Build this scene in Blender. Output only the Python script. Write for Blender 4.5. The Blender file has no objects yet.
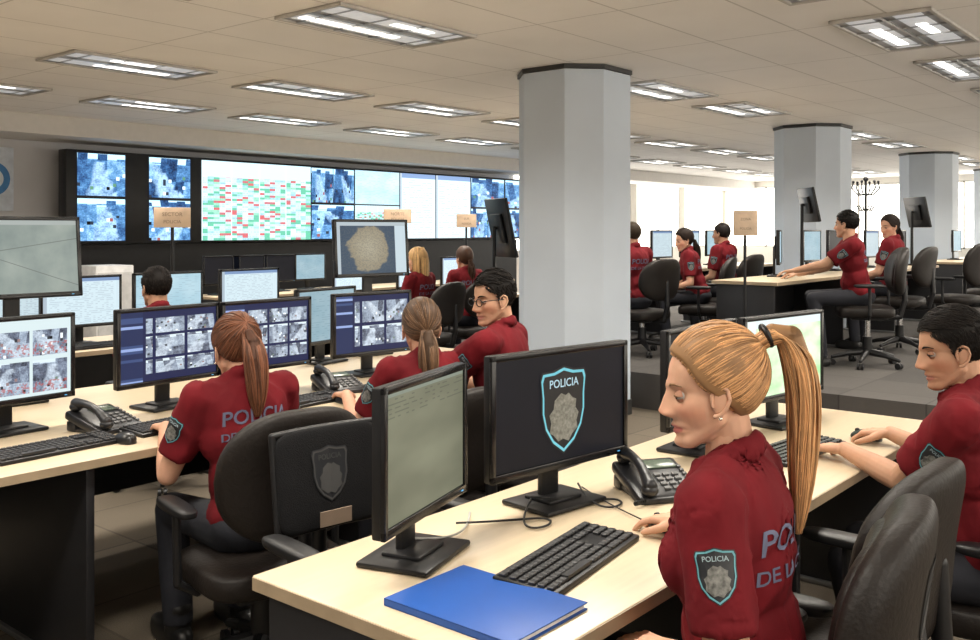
import bpy, bmesh, math, random
from mathutils import Vector, Matrix, Euler, noise
from mathutils.bvhtree import BVHTree
random.seed(7)
V=Vector
HC=1.5; FPX=940.0; HY=230.0
def PX(px,Y):
    r=(px-490)/FPX; d=Y/(.637-.771*r); return d*(.771+.637*r)
scene=bpy.context.scene
COL=scene.collection
TMP=bpy.data.scenes.new('bake_scene')
def bake(ob):
    TMP.collection.objects.link(ob)
    vl=TMP.view_layers[0]; vl.update(); dg=vl.depsgraph
    me=bpy.data.meshes.new_from_object(ob.evaluated_get(dg))
    bpy.data.objects.remove(ob); return me

# ---------------------------------------------------------------- materials
MATS={}
def newmat(name):
    m=bpy.data.materials.new(name); m.use_nodes=True
    nt=m.node_tree; b=nt.nodes['Principled BSDF']
    return m,nt,b
def mat(name,col,rough=.5,metal=0,var=.12,scale=12,bump=0,bscale=60,emit=None,est=0,spec=.5,stretch=(1,1,1)):
    if name in MATS: return MATS[name]
    m,nt,b=newmat(name)
    tc=nt.nodes.new('ShaderNodeTexCoord'); mp=nt.nodes.new('ShaderNodeMapping'); mp.inputs['Scale'].default_value=stretch
    nt.links.new(tc.outputs['Object'],mp.inputs[0])
    nz=nt.nodes.new('ShaderNodeTexNoise'); nz.inputs['Scale'].default_value=scale; nz.inputs['Detail'].default_value=4
    nt.links.new(mp.outputs[0],nz.inputs['Vector'])
    rp=nt.nodes.new('ShaderNodeValToRGB')
    c=V(col)
    rp.color_ramp.elements[0].color=(*[max(0,x*(1-var)) for x in c],1); rp.color_ramp.elements[0].position=.3
    rp.color_ramp.elements[1].color=(*[min(1,x*(1+var)) for x in c],1); rp.color_ramp.elements[1].position=.7
    nt.links.new(nz.outputs['Fac'],rp.inputs[0]); nt.links.new(rp.outputs[0],b.inputs['Base Color'])
    b.inputs['Roughness'].default_value=rough; b.inputs['Metallic'].default_value=metal
    b.inputs['Specular IOR Level'].default_value=spec
    if emit: b.inputs['Emission Color'].default_value=(*emit,1); b.inputs['Emission Strength'].default_value=est
    if bump:
        n2=nt.nodes.new('ShaderNodeTexNoise'); n2.inputs['Scale'].default_value=bscale; n2.inputs['Detail'].default_value=3
        nt.links.new(mp.outputs[0],n2.inputs['Vector'])
        bp=nt.nodes.new('ShaderNodeBump'); bp.inputs['Strength'].default_value=bump; bp.inputs['Distance'].default_value=.01
        nt.links.new(n2.outputs['Fac'],bp.inputs['Height']); nt.links.new(bp.outputs[0],b.inputs['Normal'])
    MATS[name]=m; return m

class NT:
    def __init__(s,nt): s.nt=nt
    def _in(s,sock,v):
        if v is None: return
        if isinstance(v,bpy.types.NodeSocket): s.nt.links.new(v,sock)
        else: sock.default_value=v
    def m(s,op,a,b=None,c=None):
        n=s.nt.nodes.new('ShaderNodeMath'); n.operation=op
        s._in(n.inputs[0],a); s._in(n.inputs[1],b); s._in(n.inputs[2],c); return n.outputs[0]
    def xyz(s,x,y,z=0.0):
        n=s.nt.nodes.new('ShaderNodeCombineXYZ'); s._in(n.inputs[0],x); s._in(n.inputs[1],y); s._in(n.inputs[2],z); return n.outputs[0]
    def mix(s,f,a,b):
        n=s.nt.nodes.new('ShaderNodeMix'); n.data_type='RGBA'
        s._in(n.inputs[0],f)
        s._in(n.inputs[6],(*a,1) if isinstance(a,tuple) and len(a)==3 else a)
        s._in(n.inputs[7],(*b,1) if isinstance(b,tuple) and len(b)==3 else b); return n.outputs[2]
    def desat(s,c,f):
        n=s.nt.nodes.new('ShaderNodeHueSaturation'); n.inputs['Saturation'].default_value=f; s.nt.links.new(c,n.inputs['Color']); return n.outputs[0]
    def noise(s,vec,scale=1,detail=3):
        n=s.nt.nodes.new('ShaderNodeTexNoise'); s._in(n.inputs['Vector'],vec); n.inputs['Scale'].default_value=scale; n.inputs['Detail'].default_value=detail; return n.outputs['Fac']
    def white(s,vec):
        n=s.nt.nodes.new('ShaderNodeTexWhiteNoise'); n.noise_dimensions='3D'; s._in(n.inputs['Vector'],vec); return n.outputs['Value']
    def ramp(s,f,stops,const=False):
        n=s.nt.nodes.new('ShaderNodeValToRGB'); s._in(n.inputs[0],f); cr=n.color_ramp
        if const: cr.interpolation='CONSTANT'
        cr.elements[0].position=stops[0][0]; cr.elements[0].color=(*stops[0][1],1)
        cr.elements[-1].position=stops[-1][0]; cr.elements[-1].color=(*stops[-1][1],1)
        for p,c in stops[1:-1]:
            e=cr.elements.new(p); e.color=(*c,1)
        return n.outputs[0]
def screen_mat(kind,seed=0,st=1.0,nx=3,ny=2):
    key=f'screen_{kind}_{seed}_{nx}_{ny}'
    if key in MATS: return MATS[key]
    m,nt,b=newmat(key); N=NT(nt)
    b.inputs['Base Color'].default_value=(.006,.006,.008,1); b.inputs['Roughness'].default_value=.45; b.inputs['Specular IOR Level'].default_value=.2
    uv=nt.nodes.new('ShaderNodeUVMap'); uv.uv_map='UVMap'
    sp=nt.nodes.new('ShaderNodeSeparateXYZ'); nt.links.new(uv.outputs[0],sp.inputs[0])
    u,v=sp.outputs[0],sp.outputs[1]
    def band(x,a,bb): return N.m('MULTIPLY',N.m('GREATER_THAN',x,a),N.m('LESS_THAN',x,bb))
    def street(nx,ny,hi):
        """street-camera picture per cell: facades above, a road crossing, parked cars"""
        U=N.m('MULTIPLY',u,float(nx)); W=N.m('MULTIPLY',v,float(ny))
        cu=N.m('FLOOR',U); cv=N.m('FLOOR',W); fu=N.m('FRACT',U); fv=N.m('FRACT',W)
        z=N.m('ADD',N.m('MULTIPLY',cu,5.3),N.m('ADD',N.m('MULTIPLY',cv,11.7),seed*3.1))
        r0=N.white(N.xyz(cu,cv,seed*1.0)); r1=N.white(N.xyz(cu,cv,seed+7.0))
        slope=N.m('MULTIPLY',N.m('SUBTRACT',r0,.5),2.2); cen=N.m('ADD',.3,N.m('MULTIPLY',r1,.4))
        nz=N.noise(N.xyz(fu,fv,z),6,5); nf=N.noise(N.xyz(fu,fv,z),28,3)
        dist=N.m('ABSOLUTE',N.m('SUBTRACT',fu,N.m('ADD',N.m('ADD',cen,N.m('MULTIPLY',N.m('SUBTRACT',nz,.5),.3)),N.m('MULTIPLY',slope,N.m('SUBTRACT',fv,.45)))))
        wid=N.m('ADD',.05,N.m('MULTIPLY',N.m('SUBTRACT',1.0,fv),.28))
        road=N.m('MULTIPLY',N.m('MINIMUM',1.0,N.m('MAXIMUM',0.0,N.m('MULTIPLY',N.m('SUBTRACT',wid,dist),14.0))),N.m('LESS_THAN',fv,.80))
        bl=N.white(N.xyz(N.m('FLOOR',N.m('ADD',N.m('MULTIPLY',fu,5.0),N.m('MULTIPLY',fv,slope))),N.m('FLOOR',N.m('MULTIPLY',fv,2.4)),z))
        f=N.m('ADD',N.m('MULTIPLY',bl,.30),N.m('ADD',N.m('MULTIPLY',nf,.35),N.m('MULTIPLY',nz,.45)))
        c=N.ramp(f,[(.33,(.004,.014,.05)),(.48,(.03,.10,.26)),(.62,(.10,.27,.52)),(.85,tuple(q*hi for q in (.5,.80,1.0)))])
        rc=N.ramp(N.m('ADD',N.m('MULTIPLY',nz,.6),N.m('MULTIPLY',nf,.4)),[(.35,(.09,.20,.38)),(.6,tuple(q*hi for q in (.42,.66,.92)))])
        c=N.mix(road,c,rc)
        car=N.white(N.xyz(N.m('FLOOR',N.m('MULTIPLY',fu,15.0)),N.m('FLOOR',N.m('MULTIPLY',fv,13.0)),N.m('ADD',z,2.0)))
        cm=N.m('MULTIPLY',N.m('GREATER_THAN',car,.93),N.m('LESS_THAN',fv,.6))
        c=N.mix(cm,c,N.ramp(car,[(0,(0,0,0)),(.93,(.02,.03,.05)),(.955,(.8,.93,1)),(.98,(.3,.09,.09)),(.99,(.1,.25,.15))],True))
        sky=N.m('GREATER_THAN',N.m('ADD',fv,N.m('MULTIPLY',bl,.2)),1.0); c=N.mix(sky,c,tuple(q*hi for q in(.55,.85,1.0)))
        return c,fu,fv
    if kind=='cctv':
        c,fu,fv=street(nx,ny,1.0)
        msk=N.m('MULTIPLY',band(fu,.012,.988),band(fv,.015,.985)); c=N.mix(msk,(.008,.01,.02),c)
    elif kind=='wincctv':
        inside=N.m('MULTIPLY',band(u,.25,.98),band(v,.12,.9))
        c,fu,fv=street(nx,ny,.9); c=N.desat(c,.40)
        msk=N.m('MULTIPLY',N.m('MULTIPLY',band(fu,.05,.95),band(fv,.06,.94)),inside)
        side=N.ramp(N.white(N.xyz(0.0,N.m('FLOOR',N.m('MULTIPLY',v,26.0)),seed*1.0)),[(0,(.02,.03,.09)),(.7,(.05,.08,.2)),(.9,(.3,.4,.7))],True)
        base=N.mix(N.m('LESS_THAN',u,.22),(.015,.02,.07),side)
        c=N.mix(msk,base,c)
    elif kind=='doc':
        row=N.m('FLOOR',N.m('MULTIPLY',v,26.0)); fr=N.m('FRACT',N.m('MULTIPLY',v,26.0))
        w=N.white(N.xyz(N.m('FLOOR',N.m('MULTIPLY',u,34.0)),row,seed*1.0))
        t=N.m('MULTIPLY',N.m('MULTIPLY',N.m('GREATER_THAN',w,.45),band(fr,.25,.6)),band(u,.08,.92))
        c=N.mix(N.m('MULTIPLY',t,.45),(.62,.76,.82),(.25,.32,.40))
        c=N.mix(band(v,.93,1.0),c,(.2,.3,.5)); c=N.mix(band(u,.0,.05),c,(.4,.48,.55))
    elif kind=='sheet':
        row=N.m('FLOOR',N.m('MULTIPLY',v,34.0)); fr=N.m('FRACT',N.m('MULTIPLY',v,34.0))
        blk=N.white(N.xyz(N.m('FLOOR',N.m('MULTIPLY',u,20.0)),row,seed*1.0))
        c=N.ramp(blk,[(0,(.62,.86,.90)),(.36,(.40,.70,.80)),(.48,(.14,.56,.36)),(.66,(.66,.14,.15)),(.77,(.34,.76,.55)),(.87,(.80,.96,1))],True)
        w=N.white(N.xyz(N.m('FLOOR',N.m('MULTIPLY',u,150.0)),row,3.0))
        t=N.m('MULTIPLY',N.m('GREATER_THAN',w,.5),band(fr,.2,.8)); c=N.mix(N.m('MULTIPLY',t,.35),c,(.2,.3,.4))
        c=N.mix(band(v,.80,1.0),c,(.66,.88,.96))
        c=N.mix(band(N.m('FRACT',N.m('MULTIPLY',u,4.0)),.0,.03),c,(.8,.95,1))
    elif kind=='map':
        d=N.m('SQRT',N.m('ADD',N.m('POWER',N.m('SUBTRACT',u,.45),2.0),N.m('MULTIPLY',N.m('POWER',N.m('SUBTRACT',v,.5),2.0),.45)))
        nz=N.noise(N.xyz(u,v,seed*1.0),6,5); nf=N.noise(N.xyz(u,v,1.0),40,3); f=N.m('ADD',d,N.m('MULTIPLY',N.m('SUBTRACT',nz,.5),.22))
        c=N.ramp(f,[(.0,(.42,.38,.28)),(.27,(.30,.26,.18)),(.30,(.05,.08,.12)),(.9,(.03,.05,.09))])
        c=N.mix(N.m('MULTIPLY',N.m('GREATER_THAN',nf,.52),.35),c,(.10,.12,.13))
        c=N.mix(band(u,.84,1.0),c,(.55,.66,.72)); c=N.mix(band(v,.93,1.0),c,(.45,.52,.56)); c=N.mix(band(u,.0,.05),c,(.45,.52,.56))
    elif kind=='street':
        a=N.noise(N.xyz(N.m('MULTIPLY',u,2.0),v,seed*1.0),2,4)
        l1=N.m('LESS_THAN',N.m('ABSOLUTE',N.m('SUBTRACT',N.m('ADD',v,N.m('MULTIPLY',u,-.25)),.5)),.006)
        l2=N.m('LESS_THAN',N.m('ABSOLUTE',N.m('SUBTRACT',N.m('ADD',v,N.m('MULTIPLY',u,.6)),.7)),.006)
        c=N.ramp(a,[(.3,(.24,.29,.27)),(.6,(.35,.40,.36)),(.8,(.44,.48,.43))]); c=N.mix(N.m('MULTIPLY',N.m('MAXIMUM',l1,l2),.6),c,(.12,.13,.12))
        c=N.mix(band(v,.94,1.0),c,(.42,.46,.44))
    elif kind=='green':
        a=N.noise(N.xyz(N.m('MULTIPLY',u,1.0),N.m('MULTIPLY',v,2.0),seed*1.0),1.4,2)
        c=N.ramp(a,[(.3,(.18,.185,.125)),(.7,(.28,.285,.195))])
        w=N.m('MULTIPLY',N.m('GREATER_THAN',N.white(N.xyz(N.m('FLOOR',N.m('MULTIPLY',u,30.0)),N.m('FLOOR',N.m('MULTIPLY',v,30.0)),1.0)),.6),band(N.m('FRACT',N.m('MULTIPLY',v,30.0)),.3,.6))
        w=N.m('MULTIPLY',w,band(v,.80,.97)); c=N.mix(N.m('MULTIPLY',w,.5),c,(.07,.08,.06))
        c=N.mix(band(v,.97,1.0),c,(.28,.32,.26))
    elif kind=='bright':
        a=N.noise(N.xyz(u,v,seed*1.0),3,3)
        c=N.ramp(a,[(.35,(.45,.85,.4)),(.5,(.72,.95,.6)),(.62,(.85,.95,.75))]); c=N.mix(band(v,.9,1.0),c,(.75,.85,.85))
        c=N.mix(band(u,.0,.12),c,(.8,.9,.85))
    elif kind=='photos':
        inside=N.m('MULTIPLY',band(u,.05,.97),band(v,.06,.86))
        c,fu,fv=street(3,2,.9); c=N.desat(c,.45)
        msk=N.m('MULTIPLY',N.m('MULTIPLY',band(fu,.04,.96),band(fv,.06,.94)),inside)
        red=N.m('MULTIPLY',band(fv,.1,.4),N.m('GREATER_THAN',N.noise(N.xyz(fu,fv,u),14,2),.55)); c=N.mix(N.m('MULTIPLY',red,.7),c,(.45,.08,.07))
        c=N.mix(msk,(.66,.78,.80),c)
    elif kind=='black':
        a=N.noise(N.xyz(u,v,0.0),2,2); c=N.ramp(a,[(.3,(.003,.004,.007)),(.7,(.006,.007,.011))])
    else:
        a=N.noise(N.xyz(u,v,seed*1.0),2,2); c=N.ramp(a,[(.3,(.34,.54,.64)),(.7,(.48,.66,.74))])
        w=N.m('MULTIPLY',N.m('GREATER_THAN',N.white(N.xyz(N.m('FLOOR',N.m('MULTIPLY',u,20.0)),N.m('FLOOR',N.m('MULTIPLY',v,22.0)),1.0)),.6),band(N.m('FRACT',N.m('MULTIPLY',v,22.0)),.3,.6))
        c=N.mix(N.m('MULTIPLY',w,.4),c,(.2,.33,.42))
    nt.links.new(c,b.inputs['Emission Color']); b.inputs['Emission Strength'].default_value=st
    MATS[key]=m; return m

BLK=lambda: mat('black_plastic',(.009,.009,.010),.4,var=.2,spec=.4)
BEZ=lambda: mat('bezel_gloss',(.007,.007,.008),.25,var=.2)
DARK=lambda: mat('dark_plastic',(.03,.03,.032),.5)
CHROME=lambda: mat('chrome',(.6,.6,.6),.25,metal=1,var=.05)
LEATHER=lambda: mat('black_leather',(.012,.0090,.0075),.5,bump=.18,bscale=90,spec=.3)
FAB=lambda: mat('chair_fabric',(.008,.008,.009),.85,bump=.3,bscale=300,spec=.2)

# ---------------------------------------------------------------- geometry accumulator
def track(a,b):
    a=V(a);b=V(b);d=b-a
    return Matrix.Translation((a+b)/2)@d.to_track_quat('Z','Y').to_matrix().to_4x4(), d.length
BOXC={}
class G:
    def __init__(s): s.v=[];s.f=[];s.m=[];s.uv={}
    def add(s,vs,fs,mi=0,M=None):
        o=len(s.v)
        s.v+= [M@V(p) for p in vs] if M is not None else [V(p) for p in vs]
        s.f+=[tuple(i+o for i in f) for f in fs]; s.m+=[mi]*len(fs)
    def box(s,c,sz,mi=0,bev=0,R=None,seg=2):
        key=(tuple(round(q,5) for q in sz),bev,seg)
        if key not in BOXC:
            bm=bmesh.new(); bmesh.ops.create_cube(bm,size=1)
            for p in bm.verts: p.co=V((p.co.x*sz[0],p.co.y*sz[1],p.co.z*sz[2]))
            if bev: bmesh.ops.bevel(bm,geom=bm.edges[:],offset=min(bev,.49*min(sz)),segments=seg,affect='EDGES',profile=.5)
            bm.verts.index_update()
            BOXC[key]=([p.co.copy() for p in bm.verts],[[q.index for q in f.verts] for f in bm.faces]); bm.free()
        M=Matrix.Translation(V(c)) 
        if R is not None: M=M@R
        s.add(*BOXC[key],mi,M)
    def cyl(s,a,b,r1,r2=None,mi=0,n=20):
        if r2 is None: r2=r1
        M,L=track(a,b); vs=[];fs=[]
        for k,(r,z) in enumerate(((r1,-L/2),(r2,L/2))):
            for i in range(n):
                t=2*math.pi*i/n; vs.append((r*math.cos(t),r*math.sin(t),z))
        for i in range(n): fs.append((i,(i+1)%n,n+(i+1)%n,n+i))
        fs.append(tuple(range(n-1,-1,-1))); fs.append(tuple(range(n,2*n)))
        s.add(vs,fs,mi,M)
    def ell(s,c,r,mi=0,R=None,nu=24,nv=14,e=1.0,fn=None):
        if not hasattr(r,'__len__'): r=(r,r,r)
        sp=lambda x:math.copysign(abs(x)**e,x)
        vs=[];fs=[]
        vs.append(V((0,0,-r[2])))
        for j in range(1,nv):
            ph=-math.pi/2+math.pi*j/nv
            for i in range(nu):
                t=2*math.pi*i/nu
                vs.append(V((r[0]*sp(math.cos(ph))*sp(math.cos(t)),r[1]*sp(math.cos(ph))*sp(math.sin(t)),r[2]*sp(math.sin(ph)))))
        vs.append(V((0,0,r[2])))
        for i in range(nu):
            fs.append((0,1+(i+1)%nu,1+i))
            for j in range(nv-2):
                a=1+j*nu+i;b=1+j*nu+(i+1)%nu; fs.append((a,b,b+nu,a+nu))
            k=1+(nv-2)*nu; fs.append((k+i,k+(i+1)%nu,len(vs)-1))
        if fn: vs=[fn(p) for p in vs]
        M=Matrix.Translation(V(c))
        if R is not None: M=M@R
        s.add(vs,fs,mi,M)
    def cap(s,a,b,ra,rb,mi=0,n=16):
        s.cyl(a,b,ra,rb,mi,n); s.ell(a,ra,mi,nu=n,nv=10); s.ell(b,rb,mi,nu=n,nv=10)
    def chain(s,pts,rs,mi=0,n=16):
        for i in range(len(pts)-1): s.cap(pts[i],pts[i+1],rs[i],rs[i+1],mi,n)
    def torus(s,c,R1,r2,mi=0,R=None,n=32,k=10,sc=(1,1,1)):
        vs=[];fs=[]
        for i in range(n):
            t=2*math.pi*i/n
            for j in range(k):
                p=2*math.pi*j/k; q=R1+r2*math.cos(p)
                vs.append((q*math.cos(t)*sc[0],q*math.sin(t)*sc[1],r2*math.sin(p)*sc[2]))
        for i in range(n):
            for j in range(k):
                fs.append((i*k+j,((i+1)%n)*k+j,((i+1)%n)*k+(j+1)%k,i*k+(j+1)%k))
        M=Matrix.Translation(V(c))
        if R is not None: M=M@R
        s.add(vs,fs,mi,M)
    def quad(s,ps,mi=0):
        s.uv[len(s.f)]=[(0,0),(1,0),(1,1),(0,1)]
        s.add(ps,[(0,1,2,3)],mi)
    def obj(s,name,mats,parent=None,M=None,sharp=35,smooth=True):
        me=bpy.data.meshes.new(name); me.from_pydata([tuple(p) for p in s.v],[],s.f)
        for mt in mats: me.materials.append(mt)
        me.polygons.foreach_set('material_index',s.m)
        if s.uv:
            l=me.uv_layers.new(name='UVMap')
            for fi,uvs in s.uv.items():
                for li,c in zip(me.polygons[fi].loop_indices,uvs): l.data[li].uv=c
        me.update()
        if smooth:
            me.shade_smooth()
            try: me.set_sharp_from_angle(angle=math.radians(sharp))
            except Exception: pass
        ob=bpy.data.objects.new(name,me); COL.objects.link(ob)
        if parent: ob.parent=parent
        if M is not None: ob.matrix_local=M
        return ob
    def remesh(s,voxel,smooth=3):
        me=bpy.data.meshes.new('tmp'); me.from_pydata([tuple(p) for p in s.v],[],s.f)
        ob=bpy.data.objects.new('tmp',me)
        md=ob.modifiers.new('r','REMESH'); md.mode='VOXEL'; md.voxel_size=voxel
        if smooth:
            sm=ob.modifiers.new('s','SMOOTH'); sm.factor=.5; sm.iterations=smooth
        out=bake(ob); bpy.data.meshes.remove(me)
        return out
def empty(name,loc,yaw=0):
    e=bpy.data.objects.new(name,None); COL.objects.link(e); e.empty_display_size=.1
    e.matrix_world=Matrix.Translation(V(loc))@Matrix.Rotation(yaw,4,'Z'); return e
def link_mesh(name,me,mats,parent):
    me.name=name; me.materials.clear()
    for m in mats: me.materials.append(m)
    me.shade_smooth()
    ob=bpy.data.objects.new(name,me); COL.objects.link(ob); ob.parent=parent; return ob
MC={}
def reuse(key,name,parent):
    if key in MC:
        ob=bpy.data.objects.new(name,MC[key]); COL.objects.link(ob); ob.parent=parent; return True
    return False
TXT={}
def text_mesh(t):
    if t in TXT: return TXT[t]
    cu=bpy.data.curves.new('t','FONT'); cu.body=t; cu.size=1; cu.align_x='CENTER'; cu.align_y='CENTER'; cu.resolution_u=3; cu.offset=.012
    ob=bpy.data.objects.new('t',cu); me=bake(ob)
    r=([(v.co.x,v.co.y) for v in me.vertices],[tuple(p.vertices) for p in me.polygons])
    TXT[t]=r; return r
def shield_pts():
    ctrl=[(0,.62),(.22,.56),(.46,.55),(.50,.45),(.47,.2),(.47,-.05),(.40,-.3),(.24,-.52),(0,-.68)]
    return ctrl+[(-x,y) for x,y in ctrl[::-1]][1:-1]
def decal(g,vs,fs,mi,o,ux,uy,sc,off,bvh=None):
    n=ux.cross(uy).normalized(); out=[]
    for (x,y) in vs:
        p=o+ux*(x*sc)+uy*(y*sc)
        if bvh:
            h=bvh.ray_cast(p+n*.12,-n,.3)
            if h[0] is not None: p=h[0]+n*off
            else: p=p+n*off
        else: p=p+n*off
        out.append(p)
    g.add(out,fs,mi)
def shield(g,o,ux,uy,size,bvh=None,mis=(0,1,2,3)):
    pts=shield_pts(); rings=[0,.25,.5,.75,.88,.95,1.0]
    def rad(a,b,mi,off,pp=pts,c=(0,0)):
        m_=len(pp)
        rs=[r for r in rings if a<=r<=b]
        vs=[];fs=[]
        for r in rs:
            for (x,y) in pp: vs.append((x*r+c[0],y*r+c[1]))
        for k in range(len(rs)-1):
            for i in range(m_): fs.append((k*m_+i,(k+1)*m_+i,(k+1)*m_+(i+1)%m_,k*m_+(i+1)%m_))
        fs=[f[::-1] for f in fs]
        decal(g,vs,fs,mi,o,ux,uy,size/1.3,off,bvh)
    rad(0,1,mis[0],.0016)
    rad(.88,.95,mis[1],.0026)
    blob=[(-.06,.34),(.04,.30),(.10,.33),(.19,.25),(.27,.22),(.25,.10),(.32,.02),(.27,-.10),(.30,-.2),(.18,-.28),(.10,-.38),(-.02,-.33),(-.12,-.36),(-.22,-.26),(-.30,-.22),(-.27,-.08),(-.31,.04),(-.22,.12),(-.20,.24)]
    rad(0,1,mis[2],.0030,blob,(0,-.12))
    tv,tf=text_mesh('POLICIA')
    decal(g,[(x*.17,y*.17+.36) for x,y in tv],tf,mis[3],o,ux,uy,size/1.3,.0036,bvh)
def badge_mats(glow=0):
    s='_lit' if glow else ''
    return [mat('badge_black'+s,(.012,.014,.018),.5),
            mat('badge_cyan'+s,(.12,.34,.40),.6,emit=(.07,.36,.48) if glow else None,est=glow),
            mat('badge_grey'+s,(.15,.15,.14),.7,var=.6,scale=110,emit=(.13,.13,.10) if glow else None,est=glow*.8),
            mat('badge_white'+s,(.34,.44,.48),.6,emit=(.22,.40,.52) if glow else None,est=glow)]

# ---------------------------------------------------------------- furniture builders
def monitor(base,yaw=0,w=.55,h=.33,zc=.27,kind='doc',seed=0,st=1.0,tilt=0,logo=False,nx=3,ny=2,name='computer_monitor'):
    yaw=math.radians(yaw)
    e=empty(name,base,yaw)
    g=G(); T=Matrix.Translation((0,0,zc))@Matrix.Rotation(math.radians(tilt),4,'X')
    def tb(c,sz,mi,bev=.004):
        g.box(T@V(c),sz,mi,bev,R=T.to_3x3().to_4x4())
    tb((0,.012,0),(w,.026,h),0,.006)
    tb((0,.032,0),(w*.72,.03,h*.66),0,.012)
    bz=.017
    tb((0,-.003,h/2-bz/2),(w,.012,bz),1,.003); tb((0,-.003,-h/2+bz*.65),(w,.012,bz*1.3),1,.003)
    tb((-w/2+bz/2,-.003,0),(bz,.012,h),1,.003); tb((w/2-bz/2,-.003,0),(bz,.012,h),1,.003)
    sw=w/2-bz; sh=h/2-bz
    g.quad([T@V((-sw,-.0025,-sh)),T@V((sw,-.0025,-sh)),T@V((sw,-.0025,sh)),T@V((-sw,-.0025,sh))],2)
    g.box(T@V((w*.42,-.0095,-h/2+.010)),(.010,.002,.0025),3,0)
    g.box((0,.055,zc*.5+.01),(.07,.022,zc),0,.008); g.box(T@V((0,.04,-.02)),(.1,.03,.1),0,.008)
    g.box((0,.03,.008),(.24,.18,.014),0,.006)
    g.box((0,.035,.018),(.13,.10,.012),0,.005)
    g.obj('monitor_body',[BLK(),BEZ(),screen_mat(kind,seed,st,nx,ny),mat('power_led',(.1,.4,.8),.4,emit=(.1,.4,.7),est=.6)],e)
    if logo:
        g2=G(); R=T.to_3x3(); o=T@V((.0,-.0027,.0))
        shield(g2,o,R@V((1,0,0)),R@V((0,0,1)),h*.74)
        g2.obj('screen_emblem',badge_mats(.9),e,smooth=False)
    return e
def keyboard(c,yaw=0):
    e=empty('computer_keyboard',c,math.radians(yaw))
    if reuse('kb','keyboard_body',e): return e
    g=G()
    g.box((0,0,.010),(.445,.155,.016),0,.005,R=Matrix.Rotation(math.radians(3),4,'X'))
    for r in range(6):
        y=.058-r*.0225-(.004 if r else 0)
        for k in range(21):
            x=-.205+k*.0195+(.006 if k>14 else 0)+(.006 if k>17 else 0)
            if x>.212: continue
            if r==5 and 3<k<10:
                if k==6: g.box((x,y,.021),(.115,.017,.008),1,0)
                continue
            if r in (2,3) and 14<k<18: continue
            g.box((x,y,.021+y*.05),(.0165,.017,.008),1,.002,seg=1)
    MC['kb']=g.obj('keyboard_body',[BLK(),mat('key_plastic',(.020,.020,.022),.45)],e).data
    return e
def mouse(c,yaw=0):
    e=empty('computer_mouse',c,math.radians(yaw)); g=G()
    def f(p):
        q=p.copy(); q.z=max(q.z,-.006); q.z*=(1-.25*(q.y/.055)) ; return q
    g.ell((0,0,.008),(.031,.056,.030),0,fn=f,nu=28,nv=18,e=.9)
    g.cyl((-.004,.032,.030),(.004,.032,.030),.008,mi=1)
    g.obj('mouse_body',[mat('mouse_plastic',(.014,.014,.015),.3),DARK()],e); return e
def curve(name,pts,r,m,parent=None):
    cu=bpy.data.curves.new(name,'CURVE'); cu.dimensions='3D'; cu.bevel_depth=r; cu.bevel_resolution=2
    sp=cu.splines.new('NURBS'); sp.points.add(len(pts)-1)
    for p,q in zip(sp.points,pts): p.co=(*q,1)
    sp.use_endpoint_u=True; sp.order_u=4; sp.resolution_u=6
    cu.materials.append(m); ob=bpy.data.objects.new(name,cu); COL.objects.link(ob)
    if parent: ob.parent=parent
    return ob
def phone(c,yaw=0,S=1.0):
    e=empty('desk_telephone',c,math.radians(yaw)); g=G()
    R=Matrix.Rotation(math.radians(16),4,'X')
    g.box((0,0,.034),(.2*S,.21*S,.035),0,.012,R=R); g.box((0,.07,.02),(.19*S,.05,.04),0,.008); g.box((0,-.03,.010),(.18*S,.16,.018),0,.006)
    for r in range(4):
        for k in range(3): g.box(R@V((.0+.028*k,-.07+.024*r,.02))+V((0,0,.034)),(.02,.015,.008),1,.003,R=R)
    for r in range(7): g.box(R@V((.087,-.08+.02*r,.02))+V((0,0,.034)),(.012,.012,.006),1,.002,R=R)
    g.box(R@V((.03,.06,.019))+V((0,0,.034)),(.10,.045,.006),2,.002,R=R)
    pts=[R@V((-.066,-.09+.18*t,.045+.022*math.sin(math.pi*t)))+V((0,0,.034)) for t in [0,.15,.3,.5,.7,.85,1]]
    g.chain(pts,[.021,.017,.014,.013,.014,.017,.021],0)
    g.ell(pts[0]-V((0,0,.012)),(.024,.026,.018),0); g.ell(pts[-1]-V((0,0,.012)),(.024,.026,.018),0)
    g.obj('phone_body',[mat('phone_plastic',(.014,.014,.016),.35),mat('phone_keys',(.10,.10,.10),.5),mat('phone_lcd',(.10,.13,.10),.2)],e)
    hp=[]
    for i in range(120):
        t=i/119; a=t*2*math.pi*17; x=-.07-.05*math.sin(math.pi*t); y=-.10-.10*t+.1*t*t
        hp.append((x+.006*math.cos(a),y,.014+.006*math.sin(a)))
    curve('coiled_cord',hp,.0018,BLK(),e)
    return e
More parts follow.
